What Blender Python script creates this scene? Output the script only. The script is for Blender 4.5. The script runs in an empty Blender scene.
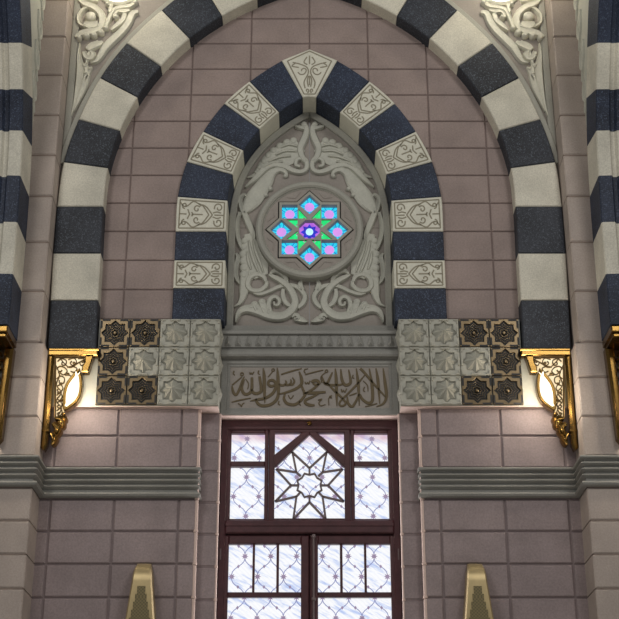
import bpy, bmesh, math, random
from mathutils import Vector
from mathutils.geometry import tessellate_polygon
random.seed(7)
sc = bpy.context.scene
col = sc.collection
PI = math.pi

# ------------------------------------------------------------------ camera
FPX, PITCH, DIST, EYE = 1370.0, math.radians(23.3), 15.0, 1.6
cd = bpy.data.cameras.new('camera'); cam = bpy.data.objects.new('camera', cd); col.objects.link(cam)
cam.location = (0, -DIST, EYE); cam.rotation_euler = (PI/2 + PITCH, 0, 0)
cd.sensor_width = 36; cd.lens = FPX/619*36; cd.clip_end = 200
sc.camera = cam

# ------------------------------------------------------------------ world, lights, exposure
w = bpy.data.worlds.new('hall_air'); sc.world = w; w.use_nodes = True
bg = w.node_tree.nodes['Background']
bg.inputs['Color'].default_value = (0.97, 0.98, 1.0, 1); bg.inputs['Strength'].default_value = 0.16
sc.view_settings.view_transform = 'Standard'; sc.view_settings.look = 'None'
sc.view_settings.gamma = 1; sc.view_settings.use_curve_mapping = False
sc.view_settings.exposure = 0.06

def area(name, loc, target, size, power, color):
    l = bpy.data.lights.new(name, 'AREA'); l.shape = 'DISK'; l.size = size; l.energy = power; l.color = color
    o = bpy.data.objects.new(name, l); col.objects.link(o); o.location = loc
    d = Vector(target) - Vector(loc); o.rotation_euler = d.to_track_quat('-Z', 'Y').to_euler()
    return o
area('hall_chandelier_light', (-5.0, -10.0, 12.5), (0, 0, 8.5), 2.5, 275, (1, .97, .92))
area('hall_chandelier_light', (5.0, -10.0, 12.5), (0, 0, 8.5), 2.5, 275, (1, .97, .92))
area('hall_floor_daylight', (0, -7.5, .4), (0, 0, 6.5), 7.0, 130, (1, .94, .91))
wl_ = area('window_daylight', (0, .27, 5.2), (0, -8, 5.2), 1.9, 60, (1, .95, .95)); wl_.data.shape = 'RECTANGLE'; wl_.data.size = 1.9; wl_.data.size_y = 3.0

# ------------------------------------------------------------------ pixel ray -> plane
def ray(px, py):
    dx = (px-309.5)/FPX; dy = -(py-309.5)/FPX
    return dx, math.cos(PITCH)-dy*math.sin(PITCH), math.sin(PITCH)+dy*math.cos(PITCH)
def P(px, py, Y):
    d = ray(px, py); t = (Y+DIST)/d[1]; return (t*d[0], EYE+t*d[2])

# ------------------------------------------------------------------ materials
def lin(c):
    return tuple((v/255/12.92 if v/255 <= .04045 else ((v/255+.055)/1.055)**2.4) for v in c) + (1,)
class NT:
    def __init__(s, name):
        s.m = bpy.data.materials.new(name); s.m.use_nodes = True
        s.t = s.m.node_tree; s.b = s.t.nodes['Principled BSDF']
        s.tc = s.t.nodes.new('ShaderNodeTexCoord')
    def n(s, typ, **kw):
        o = s.t.nodes.new(typ)
        for k, v in kw.items():
            if k in o.inputs.keys(): o.inputs[k].default_value = v
            else: setattr(o, k, v)
        return o
    def l(s, a, b): s.t.links.new(a, b)
    def noise(s, scale, detail=3, rough=.55):
        o = s.n('ShaderNodeTexNoise', Scale=scale, Detail=detail, Roughness=rough); s.l(s.tc.outputs['Object'], o.inputs['Vector']); return o
    def ramp(s, src, stops):
        r = s.n('ShaderNodeValToRGB'); e = r.color_ramp.elements
        while len(e) < len(stops): e.new(.5)
        for i, (p, c) in enumerate(stops): e[i].position = p; e[i].color = c
        s.l(src, r.inputs['Fac']); return r
    def bump(s, src, strength, dist):
        b = s.n('ShaderNodeBump', Strength=strength, Distance=dist); s.l(src, b.inputs['Height']); s.l(b.outputs['Normal'], s.b.inputs['Normal'])
def stone(name, c, var=.10, rough=.75, fine=60, speck=None, bump=.25, spec=.3, blotch=2.0):
    k = NT(name); c = lin(c)
    lo = tuple(v*(1-var*1.3) for v in c[:3])+(1,); hi = tuple(min(1, v*(1+var)) for v in c[:3])+(1,)
    n1 = k.noise(blotch, 4); r1 = k.ramp(n1.outputs['Fac'], [(.3, lo), (.7, hi)])
    n2 = k.noise(fine, 2, .7); r2 = k.ramp(n2.outputs['Fac'], [(.3, (1-var,)*3+(1,)), (.7, (1+var,)*3+(1,))])
    mx = k.n('ShaderNodeMix', data_type='RGBA', blend_type='MULTIPLY'); mx.inputs[0].default_value = 1
    k.l(r1.outputs['Color'], mx.inputs[6]); k.l(r2.outputs['Color'], mx.inputs[7])
    out = mx.outputs[2]
    if speck:
        n3 = k.noise(speck[0], 1, .8); r3 = k.ramp(n3.outputs['Fac'], [(speck[1], (0, 0, 0, 1)), (speck[1]+.07, (1, 1, 1, 1))])
        m2 = k.n('ShaderNodeMix', data_type='RGBA'); k.l(r3.outputs['Color'], m2.inputs[0]); k.l(out, m2.inputs[6])
        m2.inputs[7].default_value = lin(speck[2]); out = m2.outputs[2]
    k.l(out, k.b.inputs['Base Color'])
    k.b.inputs['Roughness'].default_value = rough; k.b.inputs['Specular IOR Level'].default_value = spec
    k.bump(n2.outputs['Fac'], bump, .004)
    return k.m
def plain(name, c, rough=.6, metal=0, var=.06, spec=.4):
    k = NT(name); c = lin(c); n1 = k.noise(18, 3)
    r = k.ramp(n1.outputs['Fac'], [(.3, tuple(v*(1-var) for v in c[:3])+(1,)), (.7, tuple(v*(1+var) for v in c[:3])+(1,))])
    k.l(r.outputs['Color'], k.b.inputs['Base Color'])
    k.b.inputs['Roughness'].default_value = rough; k.b.inputs['Metallic'].default_value = metal
    k.b.inputs['Specular IOR Level'].default_value = spec
    return k.m
def glow(name, c, strength, c2=None, scale=12):
    k = NT(name); c = lin(c); n1 = k.noise(scale, 2)
    r = k.ramp(n1.outputs['Fac'], [(.35, lin(c2) if c2 else tuple(v*.85 for v in c[:3])+(1,)), (.65, c)])
    k.l(r.outputs['Color'], k.b.inputs['Emission Color']); k.b.inputs['Emission Strength'].default_value = strength
    k.b.inputs['Base Color'].default_value = (.03, .03, .03, 1); k.b.inputs['Roughness'].default_value = .25
    return k.m
M = {}
M['pink'] = stone('pink_granite', (146, 131, 126), .12, .7, 45)
M['joint'] = stone('pink_joint', (124, 108, 104), .05, .8, 30)
M['wall'] = stone('rose_granite', (142, 129, 129), .12, .7, 45)
M['walljoint'] = stone('rose_joint', (128, 115, 115), .05, .8, 30)
M['pier'] = stone('grey_pink_granite', (168, 156, 148), .10, .65, 50)
M['pierjoint'] = stone('pier_joint', (138, 124, 115), .05, .8, 30)
M['white'] = stone('white_granite', (198, 194, 180), .16, .6, 55)
M['dark'] = stone('charcoal_granite', (47, 50, 57), .35, .6, 70, (62, .59, (82, 88, 98)), .15, .3)
M['navy'] = stone('navy_granite', (41, 48, 64), .35, .6, 70, (62, .59, (76, 86, 106)), .15, .3)
M['relief'] = stone('carved_stone', (184, 184, 173), .05, .7, 40, blotch=5)
M['ground'] = stone('carved_ground', (150, 143, 136), .05, .75, 40, blotch=5)
M['band'] = stone('stone_band', (160, 159, 150), .08, .7, 55)
M['cream'] = stone('cream_carved_stone', (206, 204, 190), .06, .65, 40, blotch=4)
M['grey'] = stone('grey_green_marble', (140, 139, 134), .10, .6, 70)
M['tile'] = stone('pale_green_marble', (166, 165, 154), .05, .5, 30, blotch=4)
M['engrave'] = plain('engraved_brown', (138, 132, 115), .8)
M['letter'] = plain('bronze_lettering', (92, 78, 50), .5, 0)
M['brass'] = plain('polished_brass', (122, 95, 50), .24, 1)
M['brassd'] = plain('aged_brass', (92, 80, 62), .34, 1)
M['bronze'] = plain('dark_bronze', (84, 66, 38), .4, .8)
M['black'] = plain('black_recess', (14, 14, 16), .5)  # black stands in for shade in slots, tile recesses and the star's gap
M['wood'] = stone('mahogany', (74, 41, 45), .14, .4, 20, None, .08, .5, 6)
M['lead'] = plain('grey_came', (112, 98, 98), .5)
M['lattice'] = glow('blue_grey_lattice_glow', (142, 148, 196), .9)  # glow added so the lattice looks backlit; it is no lamp
M['rosenode'] = glow('dusky_rose_node_glow', (160, 142, 170), .9)  # lattice flowers, same added glow in place of backlight
M['vent'] = plain('satin_brass', (172, 154, 114), .36, .5)
M['mesh'] = None
M['edge'] = stone('pink_edge', (205, 182, 172), .04, .6, 30)  # pink stone, paled: light on arrises and soffits put into the colour
M['cyan'] = glow('cyan_glass', (50, 225, 245), 1.0, (25, 180, 225), 30)
M['disc'] = glow('pink_glass', (225, 150, 240), .95, (205, 150, 235), 8)
M['green'] = glow('green_glass', (20, 240, 135), 1.0, (10, 215, 110), 20)
M['violet'] = glow('violet_glass', (200, 120, 235), .9, (170, 90, 220), 20)
M['blue'] = glow('blue_glass', (40, 50, 225), .9, (20, 30, 170), 20)
M['core'] = glow('white_glass', (190, 240, 255), 1.1)
M['pearl'] = glow('pearl_glass', (225, 220, 235), .6)
M['lamp'] = glow('lit_opal_glass', (255, 247, 230), 2.2, (255, 240, 205), 6)
M['lampback'] = glow('lit_backing_glass', (255, 232, 190), .95, (235, 205, 150), 14)
M['roundel'] = glow('lit_roundel_glass', (255, 252, 240), 2.2)
def pane_mat(name, warm=0.0):
    k = NT(name)
    mp = k.n('ShaderNodeMapping'); mp.inputs['Rotation'].default_value = (0, math.radians(-28), 0); mp2 = k.n('ShaderNodeMapping'); mp2.inputs['Scale'].default_value = (1.2, 1, 7)
    k.l(k.tc.outputs['Object'], mp.inputs['Vector']); k.l(mp.outputs['Vector'], mp2.inputs['Vector']); mp = mp2
    n1 = k.n('ShaderNodeTexNoise', Scale=2.6, Detail=4, Roughness=.6); k.l(mp.outputs['Vector'], n1.inputs['Vector'])
    r1 = k.ramp(n1.outputs['Fac'], [(.33, lin((182, 200, 242))), (.42, lin((216, 226, 249))), (.50, lin((252, 253, 255)))])
    wv = k.n('ShaderNodeTexWave', Scale=11, Distortion=2); wv.bands_direction = 'DIAGONAL'; k.l(k.tc.outputs['Object'], wv.inputs['Vector'])
    r2 = k.ramp(wv.outputs['Fac'], [(.1, (.86, .87, .93, 1)), (.5, (1, 1, 1, 1))])
    mx = k.n('ShaderNodeMix', data_type='RGBA', blend_type='MULTIPLY'); mx.inputs[0].default_value = .4
    k.l(r1.outputs['Color'], mx.inputs[6]); k.l(r2.outputs['Color'], mx.inputs[7]); out = mx.outputs[2]
    if warm:
        sp = k.n('ShaderNodeSeparateXYZ'); k.l(k.tc.outputs['Object'], sp.inputs[0])
        mr = k.n('ShaderNodeMapRange'); mr.inputs['From Min'].default_value = 6.50; mr.inputs['From Max'].default_value = 6.58
        k.l(sp.outputs['Z'], mr.inputs['Value'])
        n3 = k.noise(7, 2); mm = k.n('ShaderNodeMath', operation='MULTIPLY'); k.l(mr.outputs['Result'], mm.inputs[0]); k.l(n3.outputs['Fac'], mm.inputs[1])
        m2 = k.n('ShaderNodeMix', data_type='RGBA'); k.l(mm.outputs[0], m2.inputs[0]); k.l(out, m2.inputs[6]); m2.inputs[7].default_value = lin((205, 150, 172)); out = m2.outputs[2]
    k.l(out, k.b.inputs['Emission Color']); k.b.inputs['Emission Strength'].default_value = .93
    k.b.inputs['Base Color'].default_value = (.05, .05, .06, 1); k.b.inputs['Roughness'].default_value = .3
    return k.m
M['pane'] = pane_mat('frosted_daylit_glass'); M['panetop'] = pane_mat('frosted_daylit_glass_rosy', 1)
def mesh_mat():
    k = NT('dark_wire_mesh')
    ck = k.n('ShaderNodeTexChecker', Scale=55); k.l(k.tc.outputs['Object'], ck.inputs['Vector'])
    ck.inputs['Color1'].default_value = lin((96, 88, 62)); ck.inputs['Color2'].default_value = lin((122, 110, 76))
    k.l(ck.outputs['Color'], k.b.inputs['Base Color']); k.b.inputs['Roughness'].default_value = .6; k.b.inputs['Metallic'].default_value = .3
    return k.m
M['mesh'] = mesh_mat()

# ------------------------------------------------------------------ mesh helpers
def cr(pts, sub):
    """Catmull-Rom through pts (tuples of any length)."""
    out = []; n = len(pts)
    for i in range(n-1):
        p0 = pts[max(i-1, 0)]; p1 = pts[i]; p2 = pts[i+1]; p3 = pts[min(i+2, n-1)]
        for k in range(sub):
            t = k/sub
            out.append(tuple(.5*((2*b)+(c-a)*t+(2*a-5*b+4*c-d)*t*t+(-a+3*b-3*c+d)*t**3) for a, b, c, d in zip(p0, p1, p2, p3)))
    out.append(tuple(pts[-1])); return out
def area2(poly):
    return sum(poly[i][0]*poly[(i+1) % len(poly)][1]-poly[(i+1) % len(poly)][0]*poly[i][1] for i in range(len(poly)))/2
def offset(poly, d):
    """move a polygon's edges inwards by d (mitred)."""
    sgn = 1 if area2(poly) > 0 else -1; out = []; n = len(poly)
    for i in range(n):
        a, b, c = poly[i-1], poly[i], poly[(i+1) % n]
        e1 = (b[0]-a[0], b[1]-a[1]); e2 = (c[0]-b[0], c[1]-b[1])
        l1 = math.hypot(*e1) or 1e-9; l2 = math.hypot(*e2) or 1e-9
        n1 = (-e1[1]/l1*sgn, e1[0]/l1*sgn); n2 = (-e2[1]/l2*sgn, e2[0]/l2*sgn)
        q = 1+n1[0]*n2[0]+n1[1]*n2[1]; q = max(q, .25)
        out.append((b[0]+(n1[0]+n2[0])*d/q, b[1]+(n1[1]+n2[1])*d/q))
    return out
class MB:
    def __init__(s, tf=None):
        s.v = []; s.f = []; s.tf = tf
    def V(s, p):
        s.v.append(s.tf(p) if s.tf else p); return len(s.v)-1
    def face(s, pts): s.f.append([s.V(p) for p in pts])
    def strip(s, A, B, closed=True):
        n = len(A); a = [s.V(p) for p in A]; b = [s.V(p) for p in B]
        for i in range(n if closed else n-1):
            j = (i+1) % n; s.f.append([a[i], a[j], b[j], b[i]])
        return a, b
    def cap(s, pts):
        idx = [s.V(p) for p in pts]
        for t in tessellate_polygon([[Vector(p) for p in pts]]): s.f.append([idx[k] for k in t])
    def slab(s, poly, yf, yb, bev=0.0, back=True):
        """prism of an XZ polygon from the front plane yf back to yb, bevelled front edge."""
        inn = offset(poly, bev) if bev else poly
        f = [(x, yf, z) for x, z in inn]; e = [(x, yf+bev, z) for x, z in poly]; b = [(x, yb, z) for x, z in poly]
        s.cap(f)
        if bev: s.strip(f, e)
        s.strip(e, b)
        if back: s.cap(b)
    def ring(s, outer, inner, yf, yb, bev=0.0):
        o2 = offset(outer, bev) if bev else outer; i2 = offset(inner, -bev) if bev else inner
        L = lambda poly, y: [(x, y, z) for x, z in poly]
        s.strip(L(o2, yf), L(i2, yf))
        if bev: s.strip(L(o2, yf), L(outer, yf+bev)); s.strip(L(i2, yf), L(inner, yf+bev))
        s.strip(L(outer, yf+bev), L(outer, yb)); s.strip(L(inner, yf+bev), L(inner, yb)); s.strip(L(outer, yb), L(inner, yb))
    def box(s, x0, x1, y0, y1, z0, z1, bev=0.0):
        x0, x1 = min(x0, x1), max(x0, x1); y0, y1 = min(y0, y1), max(y0, y1); z0, z1 = min(z0, z1), max(z0, z1)
        s.slab([(x0, z0), (x1, z0), (x1, z1), (x0, z1)], y0, y1, bev)
    def stroke(s, pts, Y, h, sub=6, flat=False, root=.01):
        """raised ribbon along (x, z, width) points standing h proud of plane Y (towards -y)."""
        c = cr(pts, sub); rows = []
        prof = [(-1, -root), (-1, h*.55), (-.72, h*.95), (-.3, h*.8), (.3, h*.8), (.72, h*.95), (1, h*.55), (1, -root)] if not flat else [(-1, -root), (-1, h*.8), (-.75, h), (.75, h), (1, h*.8), (1, -root)]
        for i, p in enumerate(c):
            a = c[max(i-1, 0)]; b = c[min(i+1, len(c)-1)]
            d = math.hypot(b[0]-a[0], b[1]-a[1]) or 1e-9; nx, nz = -(b[1]-a[1])/d, (b[0]-a[0])/d
            hw = max(p[2], .002)/2
            rows.append([s.V((p[0]+nx*hw*u, Y-v, p[1]+nz*hw*u)) for u, v in prof])
        m = len(prof)
        for r0, r1 in zip(rows, rows[1:]):
            for k in range(m): s.f.append([r0[k], r0[(k+1) % m], r1[(k+1) % m], r1[k]])
        s.f.append(rows[0][:]); s.f.append(rows[-1][::-1])
    def dome(s, x, z, r, Y, h, n=14, root=.01):
        rr = [(1, -root), (1, h*.45), (.85, h*.75), (.5, h*.96)]
        rings = [[s.V((x+r*q*math.cos(2*PI*k/n), Y-v, z+r*q*math.sin(2*PI*k/n))) for k in range(n)] for q, v in rr]
        for a, b in zip(rings, rings[1:]):
            for k in range(n): s.f.append([a[k], a[(k+1) % n], b[(k+1) % n], b[k]])
        s.f.append(rings[-1][:]); s.f.append(rings[0][::-1])
    def tube(s, pts, r, n=8):
        rows = []
        for i, p in enumerate(pts):
            a = Vector(pts[max(i-1, 0)]); b = Vector(pts[min(i+1, len(pts)-1)]); t = (b-a).normalized()
            u = t.cross(Vector((0, 1, 0)));
            if u.length < .01: u = t.cross(Vector((1, 0, 0)))
            u.normalize(); v = t.cross(u)
            rows.append([s.V(tuple(Vector(p)+(u*math.cos(2*PI*k/n)+v*math.sin(2*PI*k/n))*r)) for k in range(n)])
        for r0, r1 in zip(rows, rows[1:]):
            for k in range(n): s.f.append([r0[k], r0[(k+1) % n], r1[(k+1) % n], r1[k]])
        s.f.append(rows[0][::-1]); s.f.append(rows[-1][:])
    def lathe(s, c, prof, n=16):
        """revolve (radius, z) about the vertical through c."""
        rows = [[s.V((c[0]+r*math.cos(2*PI*k/n), c[1]+r*math.sin(2*PI*k/n), c[2]+z)) for k in range(n)] for r, z in prof]
        for a, b in zip(rows, rows[1:]):
            for k in range(n): s.f.append([a[k], a[(k+1) % n], b[(k+1) % n], b[k]])
        s.f.append(rows[0][::-1]); s.f.append(rows[-1][:])
    def build(s, name, mat, parent=None, smooth=0, mirror=False):
        me = bpy.data.meshes.new(name)
        vv = [(-p[0], p[1], p[2]) for p in s.v] if mirror else s.v
        me.from_pydata(vv, [], s.f)
        bm = bmesh.new(); bm.from_mesh(me); bmesh.ops.remove_doubles(bm, verts=bm.verts, dist=1e-5)
        bmesh.ops.recalc_face_normals(bm, faces=bm.faces); bm.to_mesh(me); bm.free()
        me.materials.append(mat)
        if smooth:
            me.polygons.foreach_set('use_smooth', [True]*len(me.polygons)); me.set_sharp_from_angle(angle=math.radians(smooth))
        o = bpy.data.objects.new(name, me); col.objects.link(o)
        if parent is not None:
            o.parent = parent
            # geometry is written in world coordinates; keep it there below an Empty standing at the thing's base
            o.matrix_parent_inverse.identity()
            if parent.parent is None: o.location = -Vector(parent.location) if parent.type == 'EMPTY' else (0, 0, 0)
        return o
def tag(o, label=None, cat=None, group=None, kind=None):
    if label: o['label'] = label
    if cat: o['category'] = cat
    if group: o['group'] = group
    if kind: o['kind'] = kind
    return o
def thing(name, loc, label, cat, group=None):
    o = bpy.data.objects.new(name, None); o.empty_display_size = .2; col.objects.link(o); o.location = loc
    return tag(o, label, cat, group)
def struct(o): return tag(o, kind='structure')
SIDES = ((False, 'left'), (True, 'right'))

# ------------------------------------------------------------------ depths (y) of the wall's planes
Y0, YA, YI, YP = 0.0, -.22, -.06, .37         # tympanum, big arch face, inner arch face, carved panel
YT, YC, YW, YL, YJ, YR = -.13, .14, .32, -.04, .105, -.50   # tile block, inscription, window, lower wall, jamb, pier
XP, XU, XT = 3.03, 3.075, 3.335                          # pier edge, arch flank that comes towards us
ZTOP = 13.6

# traced arch joints (world x, z of the left side)
main_in = [(-2.48, 7.466), (-2.49, 8.087), (-2.495, 8.701), (-2.502, 9.329), (-2.477, 9.865), (-2.359, 10.391), (-2.165, 10.878), (-1.889, 11.338), (-1.54, 11.757), (-1.13, 12.105), (-.68, 12.382), (-.25, 12.57), (0, 12.66)]
main_out = [(-3.04, 7.466), (-3.055, 8.087), (-3.068, 8.701), (-3.068, 9.329), (-3.030, 9.949), (-2.885, 10.558), (-2.655, 11.166), (-2.345, 11.69), (-1.918, 12.2), (-1.43, 12.66), (-.87, 13.0), (-.32, 13.24), (0, 13.34)]
inn_in = [(-1.012, 7.937), (-1.012, 8.311), (-1.012, 8.684), (-1.012, 9.069), (-1.005, 9.495), (-.950, 9.857), (-.825, 10.199), (-.625, 10.505), (-.383, 10.752), (-.083, 10.975), (0, 11.0)]
inn_out = [(-1.632, 7.937), (-1.632, 8.314), (-1.632, 8.684), (-1.632, 9.069), (-1.625, 9.549), (-1.529, 10.039), (-1.339, 10.475), (-1.085, 10.883), (-.767, 11.215), (-.357, 11.530), (0, 11.70)]
S = 6
MI, MO, II, IO = (cr(a, S) for a in (main_in, main_out, inn_in, inn_out))
def edge_x(curve, z):
    """|x| of an arch edge at height z (0 above its crown)."""
    if z <= curve[0][1]: return -curve[0][0]
    for a, b in zip(curve, curve[1:]):
        if a[1] <= z <= b[1]: return -(a[0]+(b[0]-a[0])*(z-a[1])/max(b[1]-a[1], 1e-9))
    return 0.0

# ------------------------------------------------------------------ floor and main walls
m = MB(); m.box(-9, 9, -18, 1.2, -.2, 0); struct(m.build('floor', M['white']))
G = .006
# tympanum: stack-bonded courses, opened where the carved niche stands back
m = MB()
row = .3895; tcols = [0, .757, 1.513, 2.225, 2.96]
def brick(m, x0, x1, z0, z1, lo, hi, y, yb, bev=.010, g=G):
    """one course stone, left side x0<x1<=0, clipped to  -hi(z) <= x <= -lo(z)."""
    zs = [z0+g+(z1-z0-2*g)*k/6 for k in range(7)]
    L = []; R = []
    for z in zs:
        a = max(x0+g, -hi(z)); b = min(x1-g, -lo(z))
        if b-a > .01: L.append((a, z)); R.append((b, z))
    if len(L) < 2 or L[-1][1]-L[0][1] < .03: return
    poly = L[::-1]+R
    q = [p for i, p in enumerate(poly) if not (0 < i < len(poly)-1 and abs((poly[i][0]-poly[i-1][0])) < 1e-6 and abs(poly[i+1][0]-poly[i][0]) < 1e-6)]
    m.slab(q, y, yb, min(bev, .012))
hole = lambda z: (edge_x(II, z)+edge_x(IO, z))/2 if z > 7.9 else 0
for k in range(-3, 13):
    z1 = 12.216-row*(k-0)+0; z0 = z1-row
    if z0 < 7.7: continue
    for c in range(4):
        for mi in (1, -1):
            mm = MB(tf=(lambda p: (-p[0], p[1], p[2])) if mi < 0 else None)
            lim = lambda z: (edge_x(MI, z)+edge_x(MO, z))/2
            brick(mm, -tcols[c+1], -tcols[c], z0, z1, hole, lim, Y0, .05)
            n0 = len(m.v); m.v += mm.v; m.f += [[i+n0 for i in f] for f in mm.f]
tb = struct(m.build('wall_back', M['pink']))
# joint bed behind the courses
m = MB()
o_ = [(-x, z) for x, z in [(edge_x(MI, z)+.2 if z < 12.4 else .6, z) for z in (7.5, 8.5, 9.5, 10.2, 10.8, 11.3, 11.8, 12.3, 12.75)]]
zz = [7.95+.18*k for k in range(20)]; hp = [(-hole(z), z) for z in zz if hole(z) > .02]
poly = [(-2.75, 7.7)]+[(-edge_x(MI, z)-.2, z) for z in (8.5, 9.5, 10.1, 10.7, 11.2, 11.7, 12.1)]+[(-.5, 12.7), (0, 12.9), (0, 11.4)]+hp[::-1]+[(hp[0][0], 7.7)]
for s in (1, -1): m.slab([(x*s, z) for x, z in poly], .018, .12)
m.build('joint_bed', M['joint'], tb)

# lower walls left and right of the window
for mir, side in SIDES:
    m = MB()
    cols = [-3.06, -2.905, -2.19, -1.465, -1.262]
    rows = [3.155+.3672*k for k in range(8)]            # ..5.725
    rows[-1] = 5.728
    for z0, z1 in list(zip(rows, rows[1:]))+[(6.088, 6.468), (6.468, 6.82)]:
        for x0, x1 in zip(cols, cols[1:]):
            brick(m, x0, x1, z0, z1, lambda z: 0, lambda z: 9, YL, .05, .012, .010)
    wl = struct(m.build('wall_'+side, M['wall'], mirror=mir))
    m = MB(); m.box(-3.06, -1.268, -.018, .4, 0, 6.9); m.build('joint_bed', M['walljoint'], wl, mirror=mir)
    m = MB(); m.box(-3.06, -1.262, YL, .05, 0, 3.15); m.build('base_course', M['wall'], wl, mirror=mir)
    # stepped jamb stones beside the window
    m = MB()
    jr = [3.155+.3672*k for k in range(8)]+[6.09, 6.455, 6.80]
    for z0, z1 in zip(jr, jr[1:]):
        m.box(-1.27, -1.034, YJ, .5, z0+.008, z1-.008, .014)
    jm = struct(m.build('trim_1' if not mir else 'trim_2', M['wall'], mirror=mir))
    m = MB(); m.box(-1.27, -1.042, YJ+.012, .5, 0, 6.80); m.build('joint_bed', M['walljoint'], jm, mirror=mir)
    # rounded step arrises, highlight painted as paler stone, one length per course
    m = MB()
    for z0, z1 in zip(jr, jr[1:]):
        m.tube([(-1.266, YL+.020, z0+.012), (-1.266, YL+.020, z1-.012)], .021, 8)
        m.tube([(-1.040, YJ+.016, z0+.012), (-1.040, YJ+.016, z1-.012)], .015, 8)
        for x, y, r in ((-1.266, YL+.020, .027), (-1.040, YJ+.016, .020)):
            m.tube([(x, y, z0-.006), (x, y, z0+.020)], r, 8)
    m.build('arris', M['edge'], jm, smooth=50, mirror=mir)
    # pier
    pr = [3.52+.3685*k for k in range(7)]; pr[-1] = 5.735
    pz = pr+[6.087, 6.548, 7.015, 7.441, 8.078, 8.71, 9.321, 9.882, 10.444, 11.021, 11.593, 12.15, 12.7, 13.2, ZTOP]
    m = MB()
    for z0, z1 in zip(pz, pz[1:]):
        if abs(z0-5.735) < .01: continue
        a, b, g = -4.6, (-XP if z1 < 7.5 else -XU), .008
        # L-shaped return: front stone bevelled, flank continues back
        m.slab([(a, z0+g), (b, z0+g), (b, z1-g), (a, z1-g)], YR, .3, .014)
    pi_ = struct(m.build('wall_pier_'+side, M['pier'], mirror=mir))
    m = MB(); m.box(-4.6, -XU-.014, YR+.016, .3, 0, ZTOP); m.box(-XU-.02, -XP-.014, YR+.016, .3, 0, 7.4); m.build('joint_bed', M['pierjoint'], pi_, mirror=mir)
    # string course mitred round the pier and along the wall
    prof = [(0, 1.0), (.050, .985), (.064, .95), (.060, .905), (.010, .88), (.004, .83), (.056, .745), (.056, .725), (.004, .66), (.004, .64), (.054, .555), (.054, .535), (.004, .465), (.004, .445), (.052, .36), (.052, .34), (.004, .265), (.008, .19), (.052, .150), (.064, .09), (.050, .030), (0, 0)]
    zt, zb = 6.090, 5.738
    path = [(-4.6, YR, 0, -1, .02), (-XP, YR, 1, -1, .02), (-XP, YL, 1, -1, 0), (-1.262, YL, 1, -1, 0), (-1.262, YJ, 1, 0, 0)]
    m = MB(); rowsv = []
    for i, (x, y, nx, ny, dz) in enumerate(path):
        dzz = .0 
        rowsv.append([m.V((x+nx*d*(.6 if i >= 3 else 1), y+ny*d, zb+(zt-zb)*h+dzz)) for d, h in prof])
    for a, b in zip(rowsv, rowsv[1:]):
        for k in range(len(prof)-1): m.f.append([a[k], a[k+1], b[k+1], b[k]])
    struct(m.build('trim_3' if not mir else 'trim_4', M['grey'], mirror=mir))

def zz(py, Y): return P(309.5, py, Y)[1]
def LR(name): return 'left' if name == 'left' else 'right'

# ------------------------------------------------------------------ flanking arches that spring from the piers towards us
tf_ = [(-.985, 7.456), (-1.0, 8.064), (-1.03, 8.70), (-1.09, 9.27), (-1.19, 9.81), (-1.37, 10.26), (-1.63, 10.725), (-1.95, 11.15), (-2.33, 11.53), (-2.78, 11.87)]
tb_ = [(-.5, 7.456), (-.5, 8.07), (-.52, 8.69), (-.56, 9.277), (-.66, 9.906), (-.85, 10.463), (-1.13, 11.0), (-1.46, 11.50), (-1.88, 11.98), (-2.38, 12.42)]
TFc, TBc = cr(tf_, 5), cr(tb_, 5)
tprof = [(0, -.012), (.012, .006), (.15, .012), (.175, -.030), (.215, -.030), (.24, .012), (.5, .022), (.76, .012), (.785, -.03), (.825, -.03), (.85, .012), (.99, .006), (1.0, -.012)]
for mir, side in SIDES:
    t = thing('striped_arch', ((XT+.5)*(1 if mir else -1), -.75, 7.456), 'near striped arch cut off by the %s edge, springing forward from the pier' % side, 'arch', 'arches springing forward from the piers')
    for i in range(9):
        m = MB(); loops = []
        for k in range(i*5, i*5+6):
            f = Vector(TFc[k]); b = Vector(TBc[k])
            if b.x < -.5+1e-6 and False: pass
            n = (b-f).normalized()
            L = [(-XT-d, f.x-n.x*e, f.y-n.y*e) for d, e in tprof]+[(-XT-1.0, b.x, b.y), (-XT, b.x, b.y)]
            loops.append(L)
        idx = [[m.V(p) for p in L] for L in loops]
        for a, b in zip(idx, idx[1:]):
            for q in range(len(a)): m.f.append([a[q], a[(q+1) % len(a)], b[(q+1) % len(a)], b[q]])
        m.cap(loops[0]); m.cap(loops[-1])
        o = m.build('dark_stone' if i % 2 == 0 else 'pale_stone', M['navy'] if i % 2 == 0 else M['white'], t, mirror=mir)
        o['label'] = 'dark speckled granite arch stone' if i % 2 == 0 else 'pale granite arch stone'
    # carved spandrel between that arch and its pier
    ys = [(b[0], b[1]) for b in TBc[20:]]
    poly = [(YR, ys[0][1]-.25)]+ys+[(ys[-1][0], 13.2), (YR, 13.2)]
    m = MB(tf=lambda p: (-XT-.05-p[1], p[0], p[2])); m.slab([(y, z) for y, z in poly], 0, .85, .0)
    sp = m.build('spandrel', M['relief'], t, mirror=mir)
    m = MB(tf=lambda p: (-XT-.05-p[1], p[0], p[2]))
    for z0 in (10.55, 11.0, 11.45, 11.9, 12.35):
        ye = -edge_x([(b[0], b[1]) for b in TBc], z0); w_ = max(.12, YR-(-ye if ye > 0 else ye))
        yc = YR-.10
        m.stroke([(yc-.05, z0, .03), (yc+.04, z0+.10, .06), (yc, z0+.22, .07), (yc-.09, z0+.25, .05), (yc-.08, z0+.15, .03)], 0, .03, 5)
        m.stroke([(yc+.06, z0-.1, .02), (yc-.02, z0+.02, .05), (yc-.14, z0+.16, .06), (yc-.2, z0+.34, .03)], 0, .025, 5)
    m.build('carving', M['relief'], sp, 40, mirror=mir)

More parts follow.
